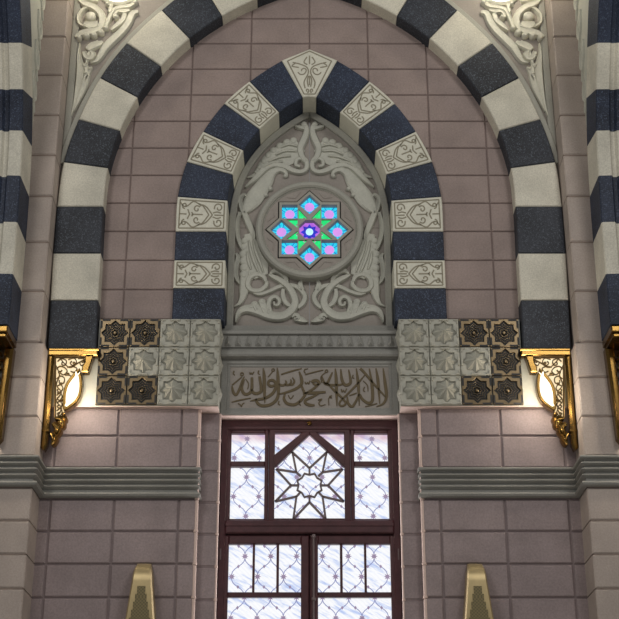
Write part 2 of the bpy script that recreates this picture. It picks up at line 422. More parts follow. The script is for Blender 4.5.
# ------------------------------------------------------------------ the big pointed arch
t = thing('striped_arch', (0, -.06, 7.466), 'large pointed striped arch of dark and pale stone framing the whole bay', 'arch')
for i in range(12):
    a, b = MI[i*S:i*S+S+1], MO[i*S:i*S+S+1]
    nm, mt = ('dark_stone', 'dark') if i % 2 == 0 else ('pale_stone', 'white')
    if i == 11:
        m = MB(); poly = a+b[::-1]; full = a+[(-x, z) for x, z in a[-2::-1]]+[(-x, z) for x, z in b[:-1]]+b[::-1]
        m.slab(full, YA, .10, .012); m.build(nm, M[mt], t)['label'] = 'pale keystone of the arch'
        continue
    for mir in (False, True):
        m = MB(); m.slab(offset(a+b[::-1], .0025), YA, .10, .012)
        # rebated inner arris: a step back along the soffit
        o = m.build(nm, M[mt], t, mirror=mir)
        o['label'] = 'dark speckled granite arch stone' if i % 2 == 0 else 'pale granite arch stone'

# ------------------------------------------------------------------ carved spandrels between the big arch and the piers
YS = -.125
def px_strokes(m, data, Y, h, ox, oy, k, wf=1.0, sub=6):
    """data: lists of (u, v, width) in a sketch grid with origin (ox, oy) and k units to the photograph's pixel."""
    for s in data:
        pts = []
        for u, v, w_ in s:
            x, z = P(ox+u/k, oy+v/k, Y); pts.append((x, z, w_*wf/k/83.0))
        m.stroke(pts, Y, h, sub)
def px_domes(m, data, Y, h, ox, oy, k):
    for u, v, r in data:
        x, z = P(ox+u/k, oy+v/k, Y); m.dome(x, z, r/k/83.0, Y, h)
for mir, side in SIDES:
    t = thing('carved_spandrel', (2.8*(1 if mir else -1), -.06, 10.2), 'cream carved scrollwork panel above the %s shoulder of the big arch' % side, 'carving', 'carved spandrels over the big arch')
    mo = [p for p in cr(main_out, S) if p[1] > 9.9]
    mg = [p for p in cr(main_out, S) if p[1] > 8.9]
    m = MB(); poly = [(-XU-.03, mg[0][1])]+[(x+.02, z-.02) for x, z in mg]+[(0, ZTOP), (-XU-.03, ZTOP)]
    m.slab(poly, YS, .1); m.build('ground', M['ground'], t, mirror=mir)
    m = MB()
    inner = mo; outer = []
    for i, p in enumerate(mo):
        a = mo[max(i-1, 0)]; b = mo[min(i+1, len(mo)-1)]; d = math.hypot(b[0]-a[0], b[1]-a[1])
        outer.append((max(p[0]-(b[1]-a[1])/d*.075, -XU+.001), p[1]+(b[0]-a[0])/d*.075))
    m.slab(inner+outer[::-1], YS-.055, YS+.02, .008)
    m.build('arch_border', M['band'], t, mirror=mir)
    m = MB()
    zb = 10.55
    m.box(-XU, -2.985, YS-.04, YS+.02, zb-.35, ZTOP, .012)
    m.build('upright_border', M['band'], t, mirror=mir)
    ox, oy, k = 60, 0, 7.74
    m = MB()
    px_strokes(m, [[(606, 108, 26), (565, 118, 40), (530, 190, 44), (480, 255, 48), (400, 330, 52), (350, 385, 48), (318, 440, 40), (285, 485, 26), (240, 500, 8)]], YS, .06, ox, oy, k, 1.45)
    m.build('border_leaf', M['cream'], t, 40, mirror=mir)
    m = MB()
    px_strokes(m, [[(155, 345, 10), (150, 430, 34), (160, 530, 66), (152, 640, 64), (126, 780, 38), (92, 905, 8)], [(250, 530, 14), (225, 580, 30), (190, 640, 30)], [(205, 500, 24), (212, 590, 52), (186, 690, 54), (150, 780, 34), (112, 870, 8)], [(300, 330, 30), (250, 380, 34), (215, 470, 30), (210, 520, 14)]], YS, .05, ox, oy, k)
    px_domes(m, [(195, 520, 22), (235, 545, 16), (200, 580, 12)], YS, .065, ox, oy, k)
    m.build('tip_leaf', M['cream'], t, 40, mirror=mir)
    m = MB()
    px_strokes(m, [[(190, 412, 26), (205, 450, 34), (240, 462, 34), (262, 432, 30), (240, 405, 20)], [(215, 395, 40), (260, 365, 56), (310, 350, 40), (335, 335, 20)]], YS, .055, ox, oy, k, 1.45)
    m.build('hooked_leaf', M['cream'], t, 40, mirror=mir)
    m = MB()
    px_strokes(m, [[(150, 10, 40), (200, 48, 58), (265, 72, 62), (318, 120, 62), (335, 185, 66), (300, 238, 74), (235, 262, 78), (175, 275, 66), (125, 305, 24)],
                   [(190, 200, 50), (240, 215, 90), (300, 205, 70)], [(200, 225, 30), (158, 195, 36), (150, 140, 36), (185, 90, 30), (215, 80, 20)]], YS, .075, ox, oy, k)
    px_domes(m, [(240, 142, 46), (150, 308, 24), (208, 292, 30), (266, 288, 28), (322, 268, 28), (360, 232, 24)], YS, .085, ox, oy, k)
    m.build('volute', M['cream'], t, 40, mirror=mir)
    m = MB()
    px_strokes(m, [[(578, 32, 46), (545, 62, 46), (480, 72, 40), (420, 92, 40), (388, 150, 40), (362, 215, 36)], [(372, 50, 30), (400, 60, 36), (385, 110, 30)],
                   [(545, 95, 30), (500, 105, 44), (450, 105, 36), (425, 140, 30), (440, 165, 20)], [(505, 120, 40), (490, 170, 52), (440, 215, 48), (400, 250, 20)]], YS, .07, ox, oy, k)
    px_domes(m, [(585, 35, 24), (440, 148, 22), (370, 48, 18)], YS, .085, ox, oy, k)
    m.build('curled_leaf', M['cream'], t, 40, mirror=mir)
    m = MB()
    px_strokes(m, [[(150, -80, 50), (200, -30, 60), (240, 0, 50), (300, 15, 30)], [(140, -260, 40), (180, -200, 70), (260, -160, 50), (300, -100, 30)]], YS, .06, ox, oy, k, 1.45)
    m.build('upper_leaf', M['cream'], t, 40, mirror=mir)
    # lit roundel set into the spandrel
    cx, cz = P(119.5, -12.5, YS); sg = 1 if mir else -1
    r = thing('roundel_lamp', (abs(cx)*sg, YS, cz-.3), 'round lit opal lamp at the top of the %s spandrel, cut by the frame' % side, 'lamp', 'round lamps in the spandrels')
    circ = lambda q, n=40: [(cx+q*math.cos(2*PI*i/n), cz+q*math.sin(2*PI*i/n)) for i in range(n)]
    m = MB(); m.ring(circ(.300), circ(.250), YS-.060, YS+.01, .025); m.build('moulded_rim', M['cream'], r, 40, mirror=mir)
    rl = bpy.data.lights.new('roundel_bulb', 'POINT'); rl.energy = 26; rl.color = (1, .90, .70); rl.shadow_soft_size = .12
    ro_ = bpy.data.objects.new('roundel_bulb', rl); col.objects.link(ro_); ro_.location = (cx*(-sg), YS-.75, cz)
    m = MB(); m.slab(circ(.255), YS-.052, YS+.005, .01); m.build('opal_glass', M['roundel'], r, 40, mirror=mir)

# ------------------------------------------------------------------ the inner pointed arch with carved blocks
t = thing('banded_niche_arch', (0, .1, 7.885), 'smaller pointed arch of navy blocks and carved cream blocks around the round coloured window', 'arch')
def quad(a, b, c, d):
    return lambda u, v: tuple((1-u)*(1-v)*p+u*(1-v)*q+u*v*r+(1-u)*v*s_ for p, q, r, s_ in zip(a, b, c, d))
def spiral(cu, cv, r, a0, turns, n=10, asp=1.0):
    return [(cu+r*(1-.75*i/n)*math.cos(a0+turns*2*PI*i/n), cv+asp*r*(1-.75*i/n)*math.sin(a0+turns*2*PI*i/n)) for i in range(n+1)]
ORN = [[(.06, .09), (.94, .09)], [(.94, .09), (.94, .91)], [(.94, .91), (.06, .91)], [(.06, .91), (.06, .09)],
       [(.30, .5), (.52, .5)], [(.75, .5), (.93, .5)], [(.06, .5), (.20, .5)]]
half = [[(.50, .20), (.60, .28), (.71, .5)], [(.43, .18), (.52, .24), (.64, .5)], [(.07, .17), (.14, .28), (.22, .25), (.32, .12), (.42, .17), (.48, .24)],
        spiral(.83, .27, .09, PI*.9, 1.1, 10, 1.7), spiral(.40, .34, .07, -PI*.2, -1.0, 9, 1.6), spiral(.16, .25, .06, PI*.5, .9, 9, 1.6),
        [(.30, .44), (.33, .5)], [(.22, .36), (.26, .5)], [(.72, .44), (.80, .40), (.88, .43)]]
for hseg in half: ORN.append(hseg); ORN.append([(u, 1-v) for u, v in hseg])
KEY = [[(.07, .08), (.93, .16)], [(.93, .16), (.93, .84)], [(.93, .84), (.07, .92)], [(.07, .92), (.02, .5)], [(.02, .5), (.07, .08)], [(.12, .5), (.3, .5)], [(.55, .5), (.75, .5)]]
for hseg in [spiral(.40, .33, .10, -PI*.5, 1.0, 10, 1.3), [(.14, .16), (.24, .30), (.36, .44), (.50, .46), (.66, .30), (.80, .30)], spiral(.86, .38, .05, 0, 1, 8, 1.8), [(.13, .45), (.22, .38), (.30, .45)], [(.18, .20), (.22, .12), (.30, .25)], [(.55, .47), (.65, .42), (.78, .45)]]:
    KEY.append(hseg); KEY.append([(u, 1-v) for u, v in hseg])
def engrave(parent, q, lines, mir):
    m = MB()
    for ln in lines:
        c = cr(ln, 3) if len(ln) > 2 else ln
        m.stroke([q(u, v)+(.016,) for u, v in c], YI, .004, 1, flat=True, root=.004)
    m.build('scroll_engraving', M['engrave'], parent, mirror=mir)
for i in range(10):
    a, b = list(II[i*S:i*S+S+1]), list(IO[i*S:i*S+S+1])
    if i == 0: a[0] = (a[0][0], 7.885); b[0] = (b[0][0], 7.885)
    dark = i % 2 == 0
    if i == 9:
        full = a[:1]+[(0, 10.99)]+[(-a[0][0], a[0][1])]+[(-b[0][0], b[0][1]), (0, b[-1][1]), b[0]]
        m = MB(); m.slab(full, YI-.006, YP, .012); o = m.build('carved_block', M['cream'], t); o['label'] = 'wedge keystone with carved palmette'
        q = quad(b[0], a[0], (-a[0][0], a[0][1]), (-b[0][0], b[0][1]))
        q2 = lambda u, v: (q(u, v)[0], q(u, v)[1]+(1-u)*(1-abs(2*v-1))*.15)
        m = MB()
        for ln in KEY:
            c = cr(ln, 3) if len(ln) > 2 else ln
            m.stroke([q2(u, v)+(.016,) for u, v in c], YI-.006, .004, 1, flat=True, root=.004)
        m.build('scroll_engraving', M['engrave'], o)
        continue
    for mir in (False, True):
        m = MB(); m.slab(offset(a+b[::-1], .003), YI if dark else YI-.006, YP, .010)
        o = m.build('navy_block' if dark else 'carved_block', M['navy'] if dark else M['cream'], t, mirror=mir)
        o['label'] = 'plain navy granite block' if dark else 'cream block engraved with scrolls'
        if not dark:
            Y_ = YI; q = quad(b[0], a[0], a[-1], b[-1])
            m = MB()
            for ln in ORN:
                c = cr(ln, 3) if len(ln) > 2 else ln
                m.stroke([q(u, v)+(.016,) for u, v in c], YI-.006, .004, 1, flat=True, root=.004)
            m.build('scroll_engraving', M['engrave'], o, mirror=mir)

# ------------------------------------------------------------------ carved panel inside the niche
t = thing('carved_relief', (0, YP, 7.80), 'pale stone panel carved with leafy scrolls behind the round coloured window', 'carving')
zc = zz(228, YP); g = .003
def arch_pts(z0, z1, n=14, d=0.0): return [(-max(edge_x(II, z0+(z1-z0)*i/n)-d, .0), z0+(z1-z0)*i/n) for i in range(n+1)]
m = MB()
for s in (1, -1):
    up = [(x-.02, z) for x, z in arch_pts(zc+g, 10.97, 20)]+[(-g, 11.0), (-g, zc+g)]
    lo = [(-1.03, 7.72), (-1.03, zc-g), (-g, zc-g), (-g, 7.72)]
    for poly in (up, lo): m.slab([(x*s, z) for x, z in poly], YP, YP+.1)
m.build('ground', M['ground'], t)
m = MB()
outer = [(-1.012, 7.74)]+[p for p in II]; inner = []
for i, p in enumerate(outer):
    a = outer[max(i-1, 0)]; b = outer[min(i+1, len(outer)-1)]; d = math.hypot(b[0]-a[0], b[1]-a[1])
    inner.append((min(p[0]+(b[1]-a[1])/d*.085, 0), p[1]-(b[0]-a[0])/d*.085))
inner[-1] = (0, inner[-1][1]-.05)
for s in (1, -1): m.slab([(x*s, z) for x, z in outer+inner[::-1]], YP-.055, YP+.02, .012)
m.box(-.93, .93, YP-.05, YP+.02, 7.74, zz(325.5, YP-.05), .010)
m.build('arched_border', M['band'], t)
A_ = (225, 115, 7.28); B_ = (225, 190, 7.28); C_ = (225, 250, 7.28)
def mk(name, mir, groups, domes=(), h=.05, dh=.06):
    m = MB()
    for (ox, oy, k), data in groups: px_strokes(m, data, YP, h, ox, oy, k, 1.16)
    for (ox, oy, k), data in domes: px_domes(m, [(u, v, q*1.12) for u, v, q in data], YP, dh, ox, oy, k)
    m.build(name, M['relief'], t, 40, mirror=mir)
for mir in (False, True):
    mk('crown_volute', mir, [(A_, [[(566, 78, 20), (590, 95, 34), (592, 140, 44), (572, 195, 50), (548, 255, 46), (562, 312, 40), (592, 350, 36), (592, 400, 36), (552, 424, 36), (490, 412, 42), (430, 382, 44), (350, 374, 44), (290, 402, 46), (222, 470, 40), (150, 535, 12)],
                                      [(585, 352, 30), (556, 328, 28), (522, 338, 28), (518, 374, 26), (548, 385, 22)], [(512, 92, 14), (540, 100, 28), (580, 108, 30)]])], [(A_, [(575, 78, 24)])], .055, .06)
    mk('crown_palmette', mir, [(A_, [[(545, 225, 110), (490, 262, 165), (425, 300, 170), (350, 335, 140), (280, 388, 90), (225, 440, 40), (165, 463, 10)]])],
       [(A_, [(500, 192, 26), (450, 205, 28), (400, 232, 28), (352, 264, 26), (315, 302, 24), (282, 345, 22), (252, 388, 20), (228, 424, 16)])], .035, .045)
    mk('palmette_rib', mir, [(A_, [[(530, 240, 14), (470, 225, 22), (410, 245, 12)], [(520, 275, 14), (440, 270, 24), (370, 300, 12)], [(480, 310, 14), (400, 315, 24), (320, 350, 12)], [(420, 350, 14), (340, 358, 20), (275, 395, 10)]])], (), .058)
    mk('side_leaf', mir, [(A_, [[(450, 458, 20), (440, 425, 30), (395, 405, 40), (340, 432, 60), (300, 490, 92), (250, 560, 110), (200, 630, 112), (150, 700, 60), (140, 720, 20)]]),
                          (B_, [[(165, 58, 18), (140, 42, 26), (112, 70, 30), (118, 125, 36), (145, 185, 42), (175, 255, 46), (205, 330, 36), (212, 370, 16)], [(110, 170, 26), (92, 240, 30), (92, 330, 32), (112, 400, 30), (130, 445, 14)]])],
       [(A_, [(330, 545, 18), (296, 590, 18), (440, 452, 16)])], .045, .05)
    mk('feathered_leaf', mir, [(C_, [[(170, -110, 60), (185, -50, 90), (200, 20, 140), (218, 90, 160), (242, 150, 140), (265, 200, 90)]]),
                               (C_, [[(142, 60, 40), (148, 150, 50), (142, 215, 56), (140, 290, 62), (128, 350, 44), (105, 395, 26), (68, 418, 8)]])],
       [(C_, [(146, -60, 26), (138, -15, 28), (134, 35, 30), (136, 85, 30), (138, 135, 30), (136, 185, 28)])], .04, .045)
    mk('feather_rib', mir, [(C_, [[(175, -60, 10), (190, 20, 22), (220, 110, 22), (250, 180, 10)], [(205, -60, 10), (225, 20, 22), (255, 100, 20), (280, 170, 10)], [(160, 20, 10), (172, 90, 22), (190, 150, 12)]])], (), .058)
    mk('sickle_leaf', mir, [(C_, [[(80, 30, 16), (95, 60, 32), (82, 120, 34), (78, 175, 34), (90, 220, 28), (106, 252, 8)]])], (), .04)
    mk('ring_tendril', mir, [(C_, [[(300, 240, 24), (278, 200, 34), (225, 186, 36), (178, 215, 36), (168, 265, 36), (195, 300, 34), (255, 302, 34), (298, 270, 32), (304, 236, 24)]])], (), .055)
    mk('branch_tendril', mir, [(C_, [[(205, 322, 8), (255, 328, 26), (320, 308, 28), (390, 276, 30), (450, 262, 32), (515, 272, 32), (562, 308, 34), (582, 350, 34), (565, 395, 34), (530, 428, 26)], [(566, 218, 12), (548, 255, 36), (560, 300, 40)],
                                     [(330, 182, 16), (362, 158, 34), (408, 172, 36), (440, 210, 34), (452, 245, 26)], [(424, 290, 24), (422, 335, 34), (440, 385, 36), (472, 414, 26)]])], (), .045)
    mk('acanthus_scroll', mir, [(C_, [[(318, 190, 14), (352, 205, 34), (410, 235, 42), (460, 275, 46), (498, 335, 50), (510, 395, 52), (480, 452, 58), (415, 490, 62), (330, 485, 66), (245, 452, 68), (170, 436, 60), (115, 452, 46), (90, 490, 30), (80, 538, 6)],
                                      [(330, 470, 40), (318, 410, 34), (332, 365, 32), (368, 350, 30), (396, 376, 28), (388, 408, 24), (362, 408, 20), (358, 386, 14)],
                                      [(300, 455, 60), (275, 405, 50), (262, 385, 30)], [(240, 440, 50), (222, 412, 46), (205, 398, 30)]])],
       [(C_, [(270, 386, 26), (216, 404, 26), (190, 420, 20)])], .06, .055)
    mk('foot_leaf', mir, [(C_, [[(488, 498, 12), (512, 478, 28), (535, 492, 30), (520, 512, 26), (505, 500, 16)], [(505, 515, 20), (545, 512, 46), (575, 522, 34), (606, 530, 6)]])], (), .05)

# ------------------------------------------------------------------ the round coloured-glass window
RZ, RR = zz(229.2, YP-.118), .556
t = thing('rosette_window', (0, YP-.05, RZ-.67), 'round stone medallion with an eight-pointed star of lit cyan, pink and green glass', 'window')
def circ(r, n=64, a0=0): return [(r*math.cos(a0+2*PI*i/n), RZ+r*math.sin(a0+2*PI*i/n)) for i in range(n)]
def star(R, ri, n=8, a0=PI/2, c=(0, RZ)): return [(c[0]+(R if i % 2 == 0 else ri)*math.cos(a0+PI*i/n), c[1]+(R if i % 2 == 0 else ri)*math.sin(a0+PI*i/n)) for i in range(2*n)]
def densify(poly, k):
    return [tuple(a[j]+(b[j]-a[j])*i/k for j in (0, 1)) for a, b in zip(poly, poly[1:]+poly[:1]) for i in range(k)]
m = MB(); m.ring(circ(.668), circ(.588), YP-.15, YP+.01, .022); m.ring(circ(.590), circ(.572), YP-.118, YP+.01, .008); m.build('stone_rim', M['band'], t, 40)
st = densify(star(RR, RR*.765), 4)
cc = [(.574*math.cos(math.atan2(z-RZ, x)), RZ+.574*math.sin(math.atan2(z-RZ, x))) for x, z in st]
m = MB(); m.ring(cc, st, YP-.105, YP+.01, .004)
for i in range(8):   # incised chevrons between the star's points
    a = PI/2+PI/8+PI/4*i
    p = lambda q, da: (q*math.cos(a+da), RZ+q*math.sin(a+da))
    m.stroke([p(.535, -.17)+(.012,), p(.475, 0)+(.012,), p(.535, .17)+(.012,)], YP-.105, .008, 1, flat=True)
m.build('disc', M['ground'], t)
m = MB(); s2 = star(RR*1.0, RR*.765); m.ring(s2, offset(s2, .013), YP-.085, YP+.01); m.build('shadow_gap', M['black'], t)  # black ring paints the shade in the gap round the star
sq = []
for i in range(8):
    a = PI/4*i; c = (.350*math.cos(a), RZ+.350*math.sin(a)); h = .098
    ro = PI/4 if i % 2 else 0     # axial panes stand on a corner, diagonal ones are square
    sq.append((c, [(c[0]+h*1.414*math.cos(PI/2*k+ro), c[1]+h*1.414*math.sin(PI/2*k+ro)) for k in range(4)]))
tri = []
for sx in (1, -1):
    for sz in (1, -1):
        for sw in (0, 1):
            q = [(-.246, .515), (-.246, .268), (-.040, .268)]
            q = [(b_, a_) if sw else (a_, b_) for a_, b_ in q]
            tri.append([(sx*x*RR*1.0, RZ+sz*z*RR) for x, z in q])
octo = [(.138*math.cos(PI/8+PI/4*i), RZ+.138*math.sin(PI/8+PI/4*i)) for i in range(8)]
dots = []
for i in range(8):
    a = PI/8+PI/4*i; c = (.170*math.cos(a), RZ+.170*math.sin(a)); dots.append([(c[0]+.011*math.cos(a+2*PI*k/3+PI), c[1]+.011*math.sin(a+2*PI*k/3+PI)) for k in range(3)])
outer = offset(s2, .015)
holes = [q for c, q in sq]+tri+[octo]+dots
m = MB(); yf, yb = YP-.118, YP-.022
fl = [outer]+holes; flat = [p for q in fl for p in q]; idx = [m.V((x, yf, z)) for x, z in flat]
for tr in tessellate_polygon([[Vector((x, z, 0)) for x, z in q] for q in fl]): m.f.append([idx[i] for i in tr])
for q in fl: m.strip([(x, yf, z) for x, z in q], [(x, yb, z) for x, z in q])
m.build('star_frame', M['band'], t)
yg = YP-.030
for i, (c, q) in enumerate(sq):
    m = MB(); m.slab([((x-c[0])*1.03+c[0], (z-c[1])*1.03+c[1]) for x, z in q], yg, YP-.005)
    o = m.build('corner_pane', M['cyan'], t); o['label'] = 'lit cyan pane with a pink disc'
    m = MB(); m.slab([(c[0]+.060*math.cos(2*PI*k/24), c[1]+.060*math.sin(2*PI*k/24)) for k in range(24)], yg-.008, yg); m.build('disc', M['disc'], o)
    m = MB(); ro = PI/4 if i % 2 else 0
    for k in range(4):
        a = ro+PI/2*k
        for da in (-.26, .26): m.stroke([(c[0]+.064*math.cos(a+da), c[1]+.064*math.sin(a+da), .007), (c[0]+.118*math.cos(a+da*.9), c[1]+.118*math.sin(a+da*.9), .007)], yg, .004, 1, flat=True)
    m.build('came', M['blue'], o)
for q in tri:
    m = MB(); m.slab(offset(q, -.008), YP-.085, YP-.005); m.build('green_pane', M['green'], t)
m = MB(); m.slab([(x*1.03, (z-RZ)*1.03+RZ) for x, z in octo], yg, YP-.005); o = m.build('centre_pane', M['violet'], t)
m = MB(); m.slab(star(.110, .074), yg-.010, yg); m.build('blue_star', M['blue'], o)
m = MB(); m.slab(circ(.047, 20), yg-.018, yg-.010); m.build('core', M['core'], o)
for q in dots:
    m = MB(); m.slab(offset(q, -.002), YP-.105, YP-.005); m.build('bead_pane', M['pearl'], t)

# ------------------------------------------------------------------ cornice under the panel
t = thing('cornice', (0, .12, zz(360, .10)), 'grey stone ledge with a row of tongue ornaments, directly above the inscription', 'moulding')
pf = [(325.5, .205), (330.0, .15), (330.6, .10), (333.6, .10), (334.4, .135), (347.0, .135), (348.4, .16), (349.6, .16), (350.2, .085), (351.6, .062), (354.0, .056), (356.0, .068), (357.2, .10), (358.4, .125), (359.5, .125), (359.8, .21)]
m = MB(); A = [(-1.044, y, zz(py, y)) for py, y in pf]; B = [(1.044, y, zz(py, y)) for py, y in pf]
A += [(-1.044, .5, A[-1][2]), (-1.044, .5, A[0][2])]; B += [(1.044, .5, B[-1][2]), (1.044, .5, B[0][2])]
m.strip(A, B); m.cap([(p[1], p[2], 0) for p in A]) if False else None
m.build('moulding', M['grey'], t, 35)
z1, z0 = zz(335.0, .135), zz(346.6, .135); n = 17; wd = 2.06/n
for i in range(n):
    c = -1.03+wd*(i+.5); m = MB()
    pts = [(c-wd*.40, z0+.02), (c-wd*.30, z0), (c+wd*.30, z0), (c+wd*.40, z0+.02), (c+wd*.26, z1-.05), (c, z1), (c-wd*.26, z1-.05)]
    b = [m.V((x, .137, z)) for x, z in pts]; r1 = m.V((c, .095, z0+.035)); r2 = m.V((c, .120, z1-.02))
    for q in ([b[0], b[1], r1], [b[1], b[2], r1], [b[2], b[3], r1], [b[3], b[4], r2, r1], [b[4], b[5], r2], [b[5], b[6], r2], [b[6], b[0], r1, r2]): m.f.append(q)
    m.build('tongue', M['grey'], t)

# ------------------------------------------------------------------ inscription panel
ztop, zbot = zz(359.3, YC), zz(414.8, YC)
t = thing('inscription_panel', (0, YC+.05, zbot), 'grey stone panel with bronze Arabic lettering over the window', 'sign')
fz1, fz0 = zz(366.6, YC), zz(407.4, YC); fx = .935
R_ = lambda x, a, b: [(-x, a), (x, a), (x, b), (-x, b)]
m = MB(); m.ring(R_(1.043, zbot, ztop), R_(fx+.035, fz0-.03, fz1+.035), YC, .5, .006); m.ring(R_(fx+.04, fz0-.035, fz1+.04), R_(fx, fz0, fz1), YC+.012, YC+.06, .008)
m.build('frame', M['grey'], t)
m = MB(); m.box(-1.04, 1.04, YC+.008, YW-.02, zbot-.010, zbot+.002); m.build('soffit', M['edge'], t)['label'] = 'pink stone underside, lightened for the light from below'
m = MB(); m.slab(R_(fx+.01, fz0-.01, fz1+.01), YC+.024, YC+.09); m.build('field', M['walljoint'] if False else M['ground'], t)
YF = YC+.024
W = 19
LET = []
def L(*p): LET.append([(220+u/6.88, 355+v/6.88, w_/6.88) for u, v, w_ in p])
def R(*p): LET.append([(305+u/6.88, 355+v/6.88, w_/6.88) for u, v, w_ in p])
def ringL(u, v, r, w_, f=L): f(*[(u+r*math.cos(a*PI/4), v+r*math.sin(a*PI/4), w_) for a in range(9)])
L((84, 215, 8), (90, 250, 18), (110, 276, 16), (134, 236, 17), (156, 175, 15), (168, 150, 5)); L((84, 208, 9), (150, 152, 8)); ringL(152, 133, 10, 8)
L((168, 170, 8), (150, 225, 18), (165, 266, 20), (196, 268, 20), (218, 238, 20), (220, 155, 16)); L((176, 165, 5), (196, 198, 7), (190, 236, 5))
L((218, 238, 14), (232, 262, 20), (262, 264, 20), (284, 240, 20), (272, 148, 16)); L((298, 92, 6), (304, 150, 21), (306, 260, 19), (309, 332, 4))
L((205, 120, 7), (208, 132, 7), (217, 124, 7), (222, 134, 7), (234, 116, 7)); L((97, 110, 8), (92, 128, 8), (102, 140, 6)); L((267, 108, 8), (263, 126, 8), (274, 136, 6))
L((378, 208, 15), (350, 216, 19), (332, 200, 17), (340, 178, 17), (366, 176, 19), (386, 204, 19), (368, 258, 20), (316, 296, 19), (255, 308, 16), (208, 318, 5))
ringL(366, 104, 9, 7); L((360, 116, 7), (345, 136, 6), (330, 152, 4)); L((394, 90, 6), (399, 160, 21), (400, 280, 20), (362, 334, 20), (300, 351, 20), (262, 336, 19), (246, 302, 15))
L((404, 204, 15), (436, 210, 16), (456, 192, 13), (450, 176, 8)); L((446, 206, 13), (474, 206, 15), (490, 186, 12), (486, 168, 7)); L((478, 206, 13), (500, 204, 14), (512, 180, 12), (498, 156, 7))
L((545, 115, 8), (560, 160, 20), (560, 200, 20), (520, 234, 18), (450, 260, 14), (402, 270, 7)); L((420, 135, 8), (490, 113, 11), (562, 94, 6)); L((80, 326, 6), (130, 313, 10), (212, 297, 6))
L((124, 334, 7), (140, 344, 8), (148, 356, 7)); L((148, 356, 6), (156, 338, 7), (168, 330, 6)); L((448, 268, 9), (440, 300, 17), (462, 334, 20), (515, 342, 20), (560, 310, 18), (590, 268, 16)); L((470, 278, 7), (486, 302, 7), (506, 278, 6))
L((406, 318, 8), (402, 336, 8), (414, 346, 6)); L((550, 318, 8), (546, 336, 8), (556, 347, 6)); L((560, 208, 12), (572, 240, 16), (586, 266, 16))
R((45, 190, 16), (58, 180, 22), (84, 178, 22), (98, 196, 18), (76, 206, 16), (54, 196, 12)); R((95, 200, 14), (60, 232, 16), (10, 262, 14), (-14, 266, 14)); R((0, 264, 12), (60, 262, 21), (142, 256, 15))
R((92, 268, 10), (50, 290, 16), (6, 310, 18), (4, 332, 20), (34, 346, 21), (66, 346, 12)); R((0, 136, 7), (60, 120, 9), (126, 104, 6)); R((0, 186, 7), (8, 200, 7), (18, 190, 7), (26, 200, 7), (34, 178, 7)); R((2, 96, 8), (-6, 114, 8), (4, 126, 6))
ringL(148, 112, 9, 7, R); R((140, 122, 7), (110, 152, 7), (116, 192, 7)); R((116, 146, 7), (132, 190, 16), (150, 200, 15), (168, 165, 15), (188, 120, 8)); R((130, 190, 12), (160, 206, 16), (205, 208, 16))
R((208, 94, 6), (214, 160, 20), (217, 260, 18), (220, 352, 5)); R((246, 98, 7), (254, 170, 19), (274, 206, 20), (300, 204, 20), (314, 180, 18), (300, 102, 8)); R((205, 208, 14), (240, 206, 14), (262, 200, 10))
R((146, 186, 7), (200, 244, 15), (262, 304, 15), (280, 334, 14), (258, 352, 13), (238, 344, 13), (244, 318, 13), (300, 262, 13), (360, 200, 14), (412, 138, 6)); R((353, 94, 7), (366, 200, 20), (374, 348, 5))
R((290, 286, 7), (298, 334, 17), (324, 356, 18), (350, 320, 15), (374, 274, 14), (396, 306, 18), (436, 332, 20), (464, 308, 20), (460, 200, 19), (442, 94, 7))
R((380, 94, 18), (412, 126, 17), (470, 196, 15), (556, 292, 9)); R((488, 93, 7), (502, 180, 20), (514, 334, 5)); R((538, 93, 7), (550, 190, 20), (560, 280, 19), (540, 334, 15), (490, 356, 5))
R((250, 235, 7), (255, 256, 7), (265, 244, 7), (275, 257, 7), (286, 232, 7)); R((331, 138, 8), (328, 156, 8), (340, 162, 6)); R((400, 178, 4), (428, 208, 7), (434, 250, 4)); R((410, 220, 7), (402, 242, 7), (412, 254, 7)); R((305, 281, 6), (330, 272, 9), (356, 262, 6)); R((414, 356, 6), (455, 346, 9), (496, 334, 6))
R((90, 312, 6), (116, 304, 7), (96, 330, 7), (108, 350, 7), (140, 342, 5)); R((186, 280, 7), (168, 288, 7), (184, 296, 6), (164, 298, 6), (164, 346, 5)); R((6, 98, 5), (20, 96, 5))
m = MB()
for s in LET:
    m.stroke([P(px, py, YF)+(max(w_, .7)/82,) for px, py, w_ in s], YF, .010, 5, flat=True, root=.004)
m.build('lettering', M['letter'], t)['label'] = 'raised bronze Arabic calligraphy'

